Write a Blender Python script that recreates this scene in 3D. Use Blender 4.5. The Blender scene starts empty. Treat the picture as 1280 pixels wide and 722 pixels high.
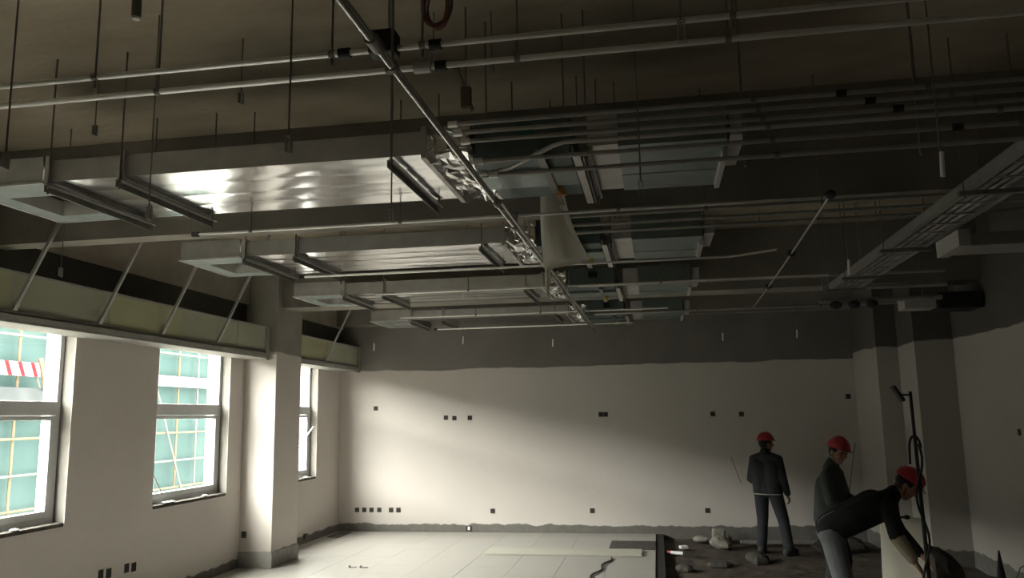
import bpy, bmesh, math, random
from mathutils import Vector, Matrix, noise
random.seed(7)
S = bpy.context.scene
COL = S.collection
# ------------------------------------------------------------------ camera
cam_d = bpy.data.cameras.new('camera'); cam = bpy.data.objects.new('camera', cam_d); COL.objects.link(cam)
cam_d.sensor_width = 36.0; cam_d.sensor_fit = 'HORIZONTAL'; cam_d.lens = 36.0*1012.4/1280.0
cam_d.clip_start = 0.05; cam_d.clip_end = 300
yaw, pitch, roll = math.radians(-9.893), math.radians(8.904), math.radians(-0.943)
fw = Vector((math.sin(yaw)*math.cos(pitch), math.cos(yaw)*math.cos(pitch), math.sin(pitch)))
rt = Vector((math.cos(yaw), -math.sin(yaw), 0)); up = rt.cross(fw)
r2 = math.cos(roll)*rt + math.sin(roll)*up; u2 = -math.sin(roll)*rt + math.cos(roll)*up
M = Matrix(((r2.x, u2.x, -fw.x, 0), (r2.y, u2.y, -fw.y, 0), (r2.z, u2.z, -fw.z, 1.9), (0, 0, 0, 1)))
cam.matrix_world = M
S.camera = cam
# ------------------------------------------------------------------ world, overcast sky
W = bpy.data.worlds.new('overcast_sky'); S.world = W; W.use_nodes = True
bg = W.node_tree.nodes['Background']; bg.inputs[0].default_value = (1.0, 0.935, 0.885, 1); bg.inputs[1].default_value = 68.0
S.view_settings.view_transform = 'Standard'; S.view_settings.look = 'None'
S.view_settings.exposure = 0.0; S.view_settings.gamma = 1.0; S.view_settings.use_curve_mapping = False

# ------------------------------------------------------------------ room numbers (metres)
XL, XR, YB, YF, ZC = -5.48, 3.88, 13.66, -1.6, 4.20
XOUT = -5.80                                   # outer face of the window wall
WIN = [(2.49, 4.05), (5.38, 6.94), (8.29, 9.85), (11.10, 12.66)]
ZS, ZH = 0.98, 2.90                            # sill and head of the window openings
for i, (a, b) in enumerate(WIN):               # daylight portals in the window openings
    L = bpy.data.lights.new('window_portal', 'AREA'); L.shape = 'RECTANGLE'; L.size = ZH-ZS; L.size_y = b-a
    L.cycles.is_portal = True
    o = bpy.data.objects.new('window_portal', L); COL.objects.link(o)
    o.location = (XOUT-0.02, (a+b)/2, (ZS+ZH)/2); o.rotation_euler = (0, math.radians(-90), 0)

# ------------------------------------------------------------------ materials
def mat(name, col, rough=0.7, metal=0.0, spec=0.3, var=0.0, scale=4.0, bump=0.0, bscale=30.0, col2=None, stretch=None):
    m = bpy.data.materials.new(name); m.use_nodes = True
    nt = m.node_tree; b = nt.nodes['Principled BSDF']
    b.inputs['Base Color'].default_value = (*col, 1); b.inputs['Roughness'].default_value = rough
    b.inputs['Metallic'].default_value = metal; b.inputs['Specular IOR Level'].default_value = spec
    tc = nt.nodes.new('ShaderNodeTexCoord'); mp = nt.nodes.new('ShaderNodeMapping')
    nt.links.new(tc.outputs['Object'], mp.inputs[0])
    if stretch: mp.inputs['Scale'].default_value = stretch
    if var or col2:
        n = nt.nodes.new('ShaderNodeTexNoise'); n.inputs['Scale'].default_value = scale; n.inputs['Detail'].default_value = 6
        nt.links.new(mp.outputs[0], n.inputs['Vector'])
        r = nt.nodes.new('ShaderNodeValToRGB'); r.color_ramp.elements[0].position = 0.3; r.color_ramp.elements[1].position = 0.7
        c2 = col2 or tuple(c*(1-var) for c in col)
        r.color_ramp.elements[0].color = (*c2, 1); r.color_ramp.elements[1].color = (*col, 1)
        nt.links.new(n.outputs['Fac'], r.inputs[0]); nt.links.new(r.outputs[0], b.inputs['Base Color'])
    if bump:
        n = nt.nodes.new('ShaderNodeTexNoise'); n.inputs['Scale'].default_value = bscale; n.inputs['Detail'].default_value = 3
        nt.links.new(mp.outputs[0], n.inputs['Vector'])
        k = nt.nodes.new('ShaderNodeBump'); k.inputs['Strength'].default_value = bump; k.inputs['Distance'].default_value = 0.02
        nt.links.new(n.outputs['Fac'], k.inputs['Height']); nt.links.new(k.outputs[0], b.inputs['Normal'])
    return m

def wall_mat(name, ztop, paint, conc, base, zb=0.12, reveal=None):
    """plaster paint between a ragged skirting line and a ragged top line; bare concrete above, bare mortar below"""
    m = bpy.data.materials.new(name); m.use_nodes = True; nt = m.node_tree; b = nt.nodes['Principled BSDF']
    N = nt.nodes.new; Lk = nt.links.new
    tc = N('ShaderNodeTexCoord'); sx = N('ShaderNodeSeparateXYZ'); Lk(tc.outputs['Object'], sx.inputs[0])
    def nz(scale, det=4):
        n = N('ShaderNodeTexNoise'); n.inputs['Scale'].default_value = scale; n.inputs['Detail'].default_value = det
        Lk(tc.outputs['Object'], n.inputs['Vector']); return n.outputs['Fac']
    def math_(op, a, c, v=None):
        k = N('ShaderNodeMath'); k.operation = op
        for i, q in enumerate((a, c)):
            if isinstance(q, (int, float)): k.inputs[i].default_value = q
            else: Lk(q, k.inputs[i])
        return k.outputs[0]
    def edge(z, amp, scale, soft, det=3):
        h = math_('ADD', sx.outputs[2], math_('MULTIPLY', math_('SUBTRACT', nz(scale, det), 0.5), amp))
        r = N('ShaderNodeMapRange'); r.inputs['From Min'].default_value = z-soft; r.inputs['From Max'].default_value = z+soft
        Lk(h, r.inputs[0]); return r.outputs[0]
    def mix(f, a, c):
        k = N('ShaderNodeMix'); k.data_type = 'RGBA'; Lk(f, k.inputs[0])
        for i, q in ((6, a), (7, c)):
            if isinstance(q, tuple): k.inputs[i].default_value = (*q, 1)
            else: Lk(q, k.inputs[i])
        return k.outputs[2]
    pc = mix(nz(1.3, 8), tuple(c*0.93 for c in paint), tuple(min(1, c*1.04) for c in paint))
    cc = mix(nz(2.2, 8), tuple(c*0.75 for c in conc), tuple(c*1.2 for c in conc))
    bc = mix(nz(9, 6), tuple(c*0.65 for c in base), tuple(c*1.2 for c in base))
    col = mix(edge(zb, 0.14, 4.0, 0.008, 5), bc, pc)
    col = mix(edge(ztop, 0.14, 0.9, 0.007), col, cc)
    if reveal:                       # window reveals, room side of the frames, coloured darker to tone down daylight
        x0, x1, rc = reveal
        k = math_('MULTIPLY', math_('GREATER_THAN', sx.outputs[0], x0), math_('LESS_THAN', sx.outputs[0], x1))
        col = mix(k, col, rc)
    Lk(col, b.inputs['Base Color']); b.inputs['Roughness'].default_value = 0.75; b.inputs['Specular IOR Level'].default_value = 0.2
    k = N('ShaderNodeBump'); k.inputs['Strength'].default_value = 0.15; k.inputs['Distance'].default_value = 0.02
    Lk(nz(14, 6), k.inputs['Height']); Lk(k.outputs[0], b.inputs['Normal'])
    return m

PAINT, CONC, MORTAR = (0.59, 0.545, 0.50), (0.20, 0.183, 0.165), (0.17, 0.16, 0.142)
MT = dict(
    wall=wall_mat('painted_plaster', 2.72, PAINT, CONC, MORTAR),
    wall_r=wall_mat('painted_plaster_shaded', 2.80, tuple(c*0.78 for c in PAINT), (0.12, 0.108, 0.092), MORTAR),  # darker copy of the plaster and concrete, dimness of this side painted in
    wall_win=wall_mat('painted_plaster_window_wall', 2.80, PAINT, (0.07, 0.068, 0.062), MORTAR, reveal=(-5.63, -5.484, (0.17, 0.16, 0.14))),  # curtain-box shade painted into the upper concrete; reveals darkened against daylight
    column=wall_mat('painted_plaster_column', 2.79, tuple(min(1, c*1.06) for c in PAINT), (0.30, 0.28, 0.25), (0.36, 0.34, 0.31), 0.20),
    ceiling=mat('board_marked_concrete', (0.35, 0.30, 0.225), 0.85, col2=(0.255, 0.218, 0.16), scale=1.6, bump=0.3, bscale=8, stretch=(1, 2.5, 1)),
    beam=mat('beam_concrete', (0.25, 0.23, 0.195), 0.85, col2=(0.17, 0.157, 0.132), scale=2.0, bump=0.3, bscale=10),
    tile=mat('matt_white_tile', (0.37, 0.352, 0.318), 0.36, spec=0.45, var=0.06, scale=0.9),
    grout=mat('tile_grout', (0.30, 0.29, 0.27), 0.9, var=0.2),
    dirt=mat('bare_earth_screed', (0.105, 0.082, 0.062), 0.95, col2=(0.05, 0.04, 0.032), scale=3.5, bump=0.8, bscale=18),
    frame=mat('grey_window_profile', (0.72, 0.72, 0.72), 0.45, var=0.1),
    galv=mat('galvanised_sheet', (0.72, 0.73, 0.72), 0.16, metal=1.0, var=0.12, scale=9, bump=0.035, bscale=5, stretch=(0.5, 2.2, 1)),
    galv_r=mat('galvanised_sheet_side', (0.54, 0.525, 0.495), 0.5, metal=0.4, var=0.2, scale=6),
    galv_g=mat('greenish_zinc_sheet', (0.26, 0.31, 0.29), 0.42, metal=0.8, var=0.2, scale=7),
    border=mat('dull_green_sheet', (0.20, 0.235, 0.22), 0.6, metal=0.2, var=0.2, scale=8),
    zinc=mat('zinc_pipe', (0.85, 0.84, 0.80), 0.32, metal=0.6, var=0.1, scale=12),
    zincd=mat('dull_zinc_pipe', (0.44, 0.43, 0.405), 0.42, metal=0.7, var=0.2, scale=12),
    main=mat('sprinkler_main', (0.62, 0.61, 0.58), 0.25, metal=0.85, var=0.2, scale=6),
    steel=mat('dark_angle_iron', (0.26, 0.25, 0.23), 0.5, metal=0.5, var=0.3, scale=15),
    rod=mat('threaded_steel', (0.22, 0.21, 0.19), 0.5, metal=0.6),
    tip=mat('bright_nut', (0.85, 0.84, 0.80), 0.5, metal=0.0),
    black=mat('black_rubber', (0.02, 0.02, 0.02), 0.6),
    gap=mat('dark_socket_hole', (0.045, 0.04, 0.035), 0.9),
    gyp=mat('green_gypsum_board', (0.50, 0.50, 0.32), 0.85, var=0.12, scale=3),
    gyp2=mat('grey_green_gypsum_board', (0.46, 0.48, 0.36), 0.85, var=0.12, scale=3),
    rail=mat('curtain_box_lip', (0.35, 0.34, 0.31), 0.6, var=0.15, scale=6),
    strut=mat('light_steel_stud', (0.46, 0.45, 0.42), 0.5, metal=0.3, var=0.15, scale=10),
    foil=mat('crumpled_foil', (0.86, 0.86, 0.84), 0.18, metal=1.0),
    fcu=mat('fan_coil_casing', (0.13, 0.165, 0.155), 0.5, metal=0.3, var=0.25, scale=6),
    green=mat('green_paint', (0.02, 0.10, 0.075), 0.5),
    white=mat('white_plastic', (0.80, 0.79, 0.75), 0.5, var=0.08),
    cream=mat('cream_board', (0.70, 0.66, 0.54), 0.6, var=0.08),
    yellow=mat('yellow_handle', (0.75, 0.52, 0.06), 0.5),
    orange=mat('orange_tag', (0.62, 0.30, 0.08), 0.6),
    rust=mat('rusty_clamp', (0.15, 0.09, 0.08), 0.7, var=0.3, scale=20),
    coil=mat('red_brown_wire', (0.16, 0.07, 0.055), 0.6),
    mud=mat('dark_rubble', (0.10, 0.09, 0.075), 0.95, col2=(0.05, 0.045, 0.04), scale=12, bump=0.6, bscale=25),
    block=mat('grey_concrete_lump', (0.30, 0.28, 0.24), 0.9, var=0.3, scale=9, bump=0.5),
    red=mat('red_hard_shell', (0.42, 0.03, 0.045), 0.35, spec=0.5),
    jacket_a=mat('charcoal_jacket', (0.040, 0.042, 0.046), 0.9, var=0.3, scale=9, bump=0.6, bscale=14),
    jacket_b=mat('grey_green_jacket', (0.075, 0.085, 0.075), 0.9, var=0.3, scale=9, bump=0.6, bscale=14),
    jacket_c=mat('black_jacket', (0.022, 0.022, 0.021), 0.9, var=0.3, scale=9, bump=0.6, bscale=14),
    hem=mat('pale_hem', (0.35, 0.34, 0.31), 0.9),
    trouser_a=mat('dark_trousers', (0.035, 0.036, 0.040), 0.9, var=0.2, bump=0.5, bscale=14),
    trouser_c=mat('faded_grey_trousers', (0.19, 0.20, 0.20), 0.9, var=0.25, bump=0.5, bscale=14),
    skin=mat('tanned_skin', (0.36, 0.20, 0.13), 0.6, var=0.08),
    hair=mat('black_hair', (0.015, 0.013, 0.012), 0.7),
    shoe=mat('dusty_shoe', (0.06, 0.055, 0.045), 0.9),
    sleeve=mat('tan_work_glove', (0.42, 0.36, 0.24), 0.9, var=0.2, bump=0.4),
    net=mat('green_scaffold_net', (0.0165, 0.0255, 0.0240), 0.95, col2=(0.0115, 0.0195, 0.0182), scale=0.8, stretch=(1, 0.6, 0.3)),
    pole_o=mat('rusty_scaffold_tube', (0.055, 0.042, 0.026), 0.8, var=0.3, scale=2),
    pole_w=mat('pale_scaffold_tube', (0.0536, 0.0518, 0.0464), 0.8, var=0.3, scale=2),
    stripe_w=mat('white_barrier_paint', (0.1071, 0.1071, 0.1035), 0.7),
    stripe_r=mat('red_barrier_paint', (0.0536, 0.0054, 0.0062), 0.7),
    grey_sheet=mat('grey_tarpaulin', (0.0214, 0.0232, 0.0232), 0.9, var=0.3, scale=1.2),
    ground=mat('outside_ground', (0.16, 0.15, 0.13), 0.95, var=0.3, scale=0.5),
    render=mat('outside_render', (0.7, 0.69, 0.66), 0.8, var=0.1),
)
def thin_glass():
    m = bpy.data.materials.new('window_glass'); m.use_nodes = True; nt = m.node_tree; nt.nodes.clear()
    o = nt.nodes.new('ShaderNodeOutputMaterial'); mx = nt.nodes.new('ShaderNodeMixShader'); t = nt.nodes.new('ShaderNodeBsdfTransparent')
    g = nt.nodes.new('ShaderNodeBsdfGlossy'); g.inputs['Roughness'].default_value = 0.02; t.inputs[0].default_value = (0.93, 0.97, 0.96, 1)
    mx.inputs[0].default_value = 0.05
    nt.links.new(t.outputs[0], mx.inputs[1]); nt.links.new(g.outputs[0], mx.inputs[2]); nt.links.new(mx.outputs[0], o.inputs[0])
    return m
for k in ('net', 'pole_o', 'pole_w', 'stripe_w', 'stripe_r', 'grey_sheet'): MT[k].node_tree.nodes['Principled BSDF'].inputs['Specular IOR Level'].default_value = 0.0
MT['glass'] = thin_glass()
def film():
    m = bpy.data.materials.new('dusty_plastic_film'); m.use_nodes = True; nt = m.node_tree; nt.nodes.clear()
    N = nt.nodes.new
    o = N('ShaderNodeOutputMaterial'); a = N('ShaderNodeMixShader'); b = N('ShaderNodeMixShader'); t = N('ShaderNodeBsdfTransparent')
    d = N('ShaderNodeBsdfDiffuse'); l = N('ShaderNodeBsdfTranslucent'); d.inputs[0].default_value = (0.82, 0.79, 0.72, 1); l.inputs[0].default_value = (0.82, 0.79, 0.72, 1)
    a.inputs[0].default_value = 0.45; b.inputs[0].default_value = 0.82
    nt.links.new(d.outputs[0], a.inputs[1]); nt.links.new(l.outputs[0], a.inputs[2]); nt.links.new(t.outputs[0], b.inputs[1]); nt.links.new(a.outputs[0], b.inputs[2]); nt.links.new(b.outputs[0], o.inputs[0])
    return m
MT['film'] = film()

# ------------------------------------------------------------------ mesh helpers
class MB:
    def __init__(s): s.v = []; s.f = []
    def add(s, v, f):
        o = len(s.v); s.v += [tuple(p) for p in v]; s.f += [tuple(i+o for i in q) for q in f]; return s
    def box(s, x0, x1, y0, y1, z0, z1):
        return s.add([(x, y, z) for z in (z0, z1) for y in (y0, y1) for x in (x0, x1)],
                     [(0, 2, 3, 1), (4, 5, 7, 6), (0, 1, 5, 4), (2, 6, 7, 3), (0, 4, 6, 2), (1, 3, 7, 5)])
    def obox(s, c, ax, hx, ay, hy, az, hz):
        c, ax, ay, az = Vector(c), Vector(ax), Vector(ay), Vector(az)
        return s.add([c+ax*hx*i+ay*hy*j+az*hz*k for k in (-1, 1) for j in (-1, 1) for i in (-1, 1)],
                     [(0, 2, 3, 1), (4, 5, 7, 6), (0, 1, 5, 4), (2, 6, 7, 3), (0, 4, 6, 2), (1, 3, 7, 5)])
    def tube(s, pts, r, n=8, caps=True):
        pts = [Vector(p) for p in pts]; rs = r if isinstance(r, (list, tuple)) else [r]*len(pts)
        rings = []; ref = None
        for i, p in enumerate(pts):
            d = (pts[min(i+1, len(pts)-1)] - pts[max(i-1, 0)]).normalized()
            if ref is None: ref = Vector((0, 0, 1)) if abs(d.z) < 0.9 else Vector((1, 0, 0))
            a = d.cross(ref).normalized(); b = a.cross(d).normalized(); ref = b
            rings.append([p + (a*math.cos(2*math.pi*k/n) + b*math.sin(2*math.pi*k/n))*rs[i] for k in range(n)])
        v = [q for R in rings for q in R]; f = []
        for i in range(len(rings)-1):
            for k in range(n):
                f.append((i*n+k, i*n+(k+1) % n, (i+1)*n+(k+1) % n, (i+1)*n+k))
        if caps: f.append(tuple(reversed(range(n)))); f.append(tuple(range((len(rings)-1)*n, len(rings)*n)))
        return s.add(v, f)
    def ball(s, c, rad, rot=None, nu=14, nv=10):
        c = Vector(c); rad = (rad,)*3 if isinstance(rad, (int, float)) else rad
        v = []; f = []
        for j in range(1, nv):
            t = math.pi*j/nv
            for i in range(nu):
                u = 2*math.pi*i/nu
                q = Vector((rad[0]*math.sin(t)*math.cos(u), rad[1]*math.sin(t)*math.sin(u), rad[2]*math.cos(t)))
                v.append(c + (rot @ q if rot else q))
        tp = len(v); q = Vector((0, 0, rad[2])); v.append(c+(rot @ q if rot else q)); bt = len(v); v.append(c-(rot @ q if rot else q))
        for j in range(nv-2):
            for i in range(nu):
                f.append((j*nu+i, (j+1)*nu+i, (j+1)*nu+(i+1) % nu, j*nu+(i+1) % nu))
        for i in range(nu):
            f.append((tp, i, (i+1) % nu)); f.append((bt, (nv-2)*nu+(i+1) % nu, (nv-2)*nu+i))
        return s.add(v, f)
    def caps(s, a, b, ra, rb, n=12):
        a, b = Vector(a), Vector(b); d = (b-a); L = d.length; d = d/L if L > 1e-6 else Vector((0, 0, 1))
        ks = [-1, -0.92, -0.7, -0.38, 0]; P = []; R = []
        for k in ks: P.append(a+d*ra*k); R.append(max(1e-4, ra*math.sqrt(1-k*k)))
        for k in reversed(ks): P.append(b-d*rb*k); R.append(max(1e-4, rb*math.sqrt(1-k*k)))
        return s.tube(P, R, n)
    def obj(s, name, m, parent=None, smooth=False, bevel=0.0):
        me = bpy.data.meshes.new(name); me.from_pydata(s.v, [], s.f); me.update()
        me.materials.append(MT[m] if isinstance(m, str) else m)
        if smooth: me.polygons.foreach_set('use_smooth', [True]*len(me.polygons))
        o = bpy.data.objects.new(name, me); COL.objects.link(o)
        if parent: o.parent = parent
        if bevel:
            k = o.modifiers.new('bevel', 'BEVEL'); k.width = bevel; k.segments = 2; k.limit_method = 'ANGLE'
        return o
def tag(o, label, cat, group=None):
    o['label'] = label; o['category'] = cat
    if group: o['group'] = group
    return o
def thing(name, label, cat, loc=(0, 0, 0), rz=0, group=None):
    o = bpy.data.objects.new(name, None); COL.objects.link(o); o.location = loc; o.rotation_euler = (0, 0, rz); o.empty_display_size = 0.1
    return tag(o, label, cat, group)
def struct(o, label=None):
    o['kind'] = 'structure'
    if label: o['label'] = label
    return o
def local(o, m):                     # parts given in world coordinates under a root that stands elsewhere
    m.v = [tuple(Vector(p)-o.location) for p in m.v]; return m

# ------------------------------------------------------------------ the shell
m = MB()
ys = [YF] + [q for w in WIN for q in w] + [YB]
for i in range(len(ys)-1):
    if i % 2 == 0: m.box(XOUT, XL, ys[i], ys[i+1], -0.1, ZC)
    else: m.box(XOUT, XL, ys[i], ys[i+1], -0.1, ZS); m.box(XOUT, XL, ys[i], ys[i+1], ZH, ZC)
wall_left = struct(m.obj('wall_left', 'wall_win'), 'white plastered window wall with bare concrete above, darkened for shade')
wall_back = struct(MB().box(XOUT, XR+0.2, YB, YB+0.2, -0.1, ZC).obj('wall_back', 'wall'), 'far white plastered wall with bare concrete above')
m = MB(); m.box(3.11, XR+0.2, 12.26, YB, -0.1, ZC); m.box(3.40, XR+0.2, 11.51, 12.26, -0.1, ZC); m.box(XR, XR+0.2, YF, 11.51, -0.1, ZC)
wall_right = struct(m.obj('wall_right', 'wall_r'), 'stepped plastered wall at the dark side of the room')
struct(MB().box(XOUT, XR+0.2, YF-0.2, YF, -0.1, ZC).obj('wall_front', 'beam'), 'unseen bare wall behind the viewer, set close to dim the room')  # out of view, placed near and left dark to dim the room
struct(MB().box(XOUT, XR+0.2, YF-0.2, YB+0.2, ZC, ZC+0.15).obj('ceiling', 'ceiling'), 'bare concrete ceiling slab')
struct(MB().box(XL, XR, 5.81, 6.00, 3.385, ZC).obj('ceiling_beam', 'beam'), 'deep concrete beam across the room behind the nearest duct')
struct(MB().box(-5.02, XR, 10.36, 10.80, 3.42, ZC).obj('ceiling_beam', 'beam'), 'deep concrete beam meeting the white column')
struct(MB().box(XL, -5.45, YF, YB, 3.47, ZC).obj('ceiling_beam', mat('edge_beam_concrete', (0.44, 0.40, 0.345), 0.85, col2=(0.32, 0.29, 0.25), scale=2.0, bump=0.3, bscale=10)), 'concrete edge beam above the windows')
struct(MB().box(XL, XR, 13.34, YB, 3.50, ZC).obj('ceiling_beam', 'beam'), 'concrete beam along the far wall')
# column with an unpainted plinth a little proud
col = struct(MB().box(XL, -5.02, 10.22, 11.0, 0.0, ZC).obj('column', 'column', bevel=0.008), 'square white column between the windows, bare concrete above')
MB().box(XL, -5.005, 10.205, 11.015, 0.0, 0.20).obj('plinth', mat('column_plinth', (0.36, 0.345, 0.32), 0.85, var=0.2, scale=8, bump=0.3), col, bevel=0.006)
# floor: tiles laid one by one on the window side, bare earth to the right
flo = struct(MB().box(XL, -0.10, YF, YB, -0.12, -0.012).box(XL, -2.5, YF, 8.795, -0.012, 0.0).obj('floor', 'grout'), 'pale tiled floor along the window side')
flo.data.materials[0] = MT['tile']
struct(MB().box(-2.5, -0.10, YF, 8.795, -0.0125, -0.004).obj('floor_bounce_cut', 'dirt'), 'unseen dark floor added to cut bounce light')  # out of view, added dark so less light bounces to the ceiling
base_t = None; T = 0.6
xs = [-0.10-T*k for k in range(9)] ; k = 0
y = 8.80
tile_me = MB().box(0.0015, T-0.0015, 0.0015, T-0.0015, -0.012, 0.0).obj('floor_tile', 'tile', flo, bevel=0.0015)
MB().box(XL, -0.10, 8.79, YB, -0.0125, -0.006).obj('grout_bed', 'grout', flo)
first = True
jj = 0
while y < YB-0.3:
    for x in xs:
        if x-T < XL-0.3: continue
        o = tile_me if first else tile_me.copy()
        if not first: COL.objects.link(o)
        first = False
        sx = 1.0; lx = x-T
        if lx < XL: sx = (x-XL)/T; lx = XL
        sy = 1.0 if y+T <= YB else (YB-y)/T
        o.location = (lx, y, random.uniform(-0.0008, 0.0008)); o.scale = (sx, sy, 1); o.parent = flo
    y += T
# the rough earth
def rough_sheet(x0, x1, y0, y1, z, amp, n, m_, name):
    mb = MB(); nx = int((x1-x0)*n); ny = int((y1-y0)*n); v = []
    for j in range(ny+1):
        for i in range(nx+1):
            x = x0+(x1-x0)*i/nx; yy = y0+(y1-y0)*j/ny
            v.append((x, yy, z + amp*(noise.noise((x*2.1, yy*2.1, 0))+0.6*noise.noise((x*6, yy*6, 3))+0.3*noise.noise((x*15, yy*15, 7)))))
    mb.add(v, [(j*(nx+1)+i, j*(nx+1)+i+1, (j+1)*(nx+1)+i+1, (j+1)*(nx+1)+i) for j in range(ny) for i in range(nx)])
    return mb.obj(name, m_, smooth=True)
struct(rough_sheet(-0.12, XR+0.05, 6.0, YB+0.02, -0.09, 0.022, 22, 'dirt', 'floor_earth'), 'dark bare earth floor strewn with rubble')
struct(MB().box(-0.12, XR+0.05, YF, 6.02, -0.2, -0.08).obj('floor_earth', 'dirt'), 'dark bare floor behind the workers')
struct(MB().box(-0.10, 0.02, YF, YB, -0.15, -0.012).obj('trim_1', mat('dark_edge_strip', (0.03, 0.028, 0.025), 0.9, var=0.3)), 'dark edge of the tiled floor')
struct(MB().box(-5.48, XR, 5, YB, -0.4, -0.2).obj('floor_slab', 'beam'))

# ------------------------------------------------------------------ windows
def make_window(i, y0, y1, ajar, wl):
    xf0, xf1 = -5.665, -5.60
    root = MB()
    t = 0.055; ztr = 2.03
    root.box(xf0, xf1, y0, y0+t, ZS, ZH).box(xf0, xf1, y1-t, y1, ZS, ZH).box(xf0, xf1, y0+t, y1-t, ZS, ZS+t).box(xf0, xf1, y0+t, y1-t, ZH-t, ZH)
    w = struct(root.obj('window_%d' % i, 'frame', bevel=0.004), wl)
    MB().box(xf0, xf1+0.005, y0+t, y1-t, ztr-0.055, ztr+0.075).obj('transom', 'frame', w, bevel=0.004)
    MB().box(-5.640, -5.632, y0+t, y1-t, ztr+0.075, ZH-t).obj('upper_pane', 'glass', w)
    # lower top-hung sash
    a = math.radians(ajar); R = Matrix.Rotation(a, 4, 'Y'); piv = Vector((-5.63, 0, ztr-0.035))
    def tr(mb): mb.v = [tuple(piv + R @ (Vector(p)-piv)) for p in mb.v]; return mb
    q = 0.065; z0, z1 = ZS+t+0.004, ztr-0.06
    ya, yb = y0+t+0.003, y1-t-0.003
    s = tr(MB().box(-5.66, -5.595, ya, ya+q, z0, z1).box(-5.66, -5.595, yb-q, yb, z0, z1).box(-5.66, -5.595, ya+q, yb-q, z0, z0+q).box(-5.66, -5.595, ya+q, yb-q, z1-q*0.6, z1)).obj('sash', 'frame', w, bevel=0.004)
    tr(MB().box(-5.640, -5.632, ya+q, yb-q, z0+q, z1-q*0.6)).obj('pane', 'glass', s)
    tr(MB().box(-5.594, -5.575, ya+0.01, ya+0.045, 1.42, 1.47).tube([(-5.575, ya+0.028, 1.45), (-5.545, ya+0.028, 1.45), (-5.545, ya+0.03, 1.34)], 0.009)).obj('handle', 'black', s, bevel=0.002)
    if i == 4: MB().tube([(-5.60, y1-0.42, 1.45), (-5.50, y1-0.10, 1.78)], 0.012).obj('open_stay', 'frame', w)
    MB().tube([(-5.60, ya+0.02, 1.44), (-5.60, ya+0.30, 1.08)], 0.008).obj('stay_arm', 'rod', w)
    # raw sill bed and plaster crumbs
    MB().box(-5.60, -5.476, y0+0.005, y1-0.005, ZS-0.03, ZS+0.010).obj('sill_mortar', 'mud', w, bevel=0.01)
    for k in range(4):
        c = y0+0.2+random.random()*(y1-y0-0.4)
        MB().ball((-5.50, c, ZS+0.02), (0.03, 0.05, 0.012), nu=7, nv=5).obj('plaster_crumb', 'white', w)
    # rough outer sill
    MB().box(-5.86, -5.665, y0-0.02, y1+0.02, ZS-0.05, ZS).obj('outer_sill', 'render', w)
    return w
for i, (a, b) in enumerate(WIN):
    make_window(i+1, a, b, 0.0, ['window outside the picture beside the viewer', 'nearest grey-framed window showing the striped barrier', 'grey-framed window beside the white column', 'grey-framed window behind the white column'][i])

# socket boxes let into the plaster, parts of their walls
def socket(parent, c, n, w=0.075, h=0.075, name='socket_box', m_='gap'):
    # n: 'y-' faces the camera, 'x+' faces the room
    mb = MB(); x, yy, z = c; t = 0.008
    def ring(bx):
        for (a0, a1, b0, b1) in ((-w/2, w/2, -h/2, -h/2+t), (-w/2, w/2, h/2-t, h/2), (-w/2, -w/2+t, -h/2+t, h/2-t), (w/2-t, w/2, -h/2+t, h/2-t)): bx(a0, a1, b0, b1, 0.006)
        bx(-w/2+t, w/2-t, -h/2+t, h/2-t, 0.002)
    if n == 'y-': ring(lambda a0, a1, b0, b1, p: mb.box(x+a0, x+a1, yy-p, yy+0.01, z+b0, z+b1))
    else: ring(lambda a0, a1, b0, b1, p: mb.box(x-0.01, x+p, yy+a0, yy+a1, z+b0, z+b1))
    return mb.obj(name, m_, parent)
for x, z in ((-4.83, 2.07), (-3.57, 1.89), (-3.42, 1.88), (-3.15, 1.88), (-0.92, 1.9), (-0.84, 1.9), (0.89, 1.88), (1.34, 1.87), (2.99, 2.12),
             (-5.15, 0.35), (-5.02, 0.35), (-4.89, 0.35), (-4.75, 0.35), (-4.54, 0.35), (-4.41, 0.35), (-2.77, 0.34), (-1.11, 0.35), (0.73, 0.36)):
    socket(wall_back, (x, YB, z), 'y-')
o = socket(wall_back, (-3.18, YB, 0.055), 'y-', 0.10, 0.08); MB().box(-3.20, -3.16, YB-0.012, YB-0.006, 0.03, 0.085).obj('white_insert', 'white', o)
for yy, z in ((7.5, 0.42), (7.62, 0.41), (7.9, 0.41), (8.02, 0.40)): socket(wall_left, (XL, yy, z), 'x+', 0.07, 0.09)
socket(wall_left, (XL, 12.26, 0.10), 'x+', 0.07, 0.09)
socket(col, (-5.41, 10.22, 0.42), 'y-', 0.07, 0.085)
q = MB().box(XR-0.006, XR+0.01, 9.75, 9.82, 1.60, 1.67).obj('socket_box', 'gap', wall_right)

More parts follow.
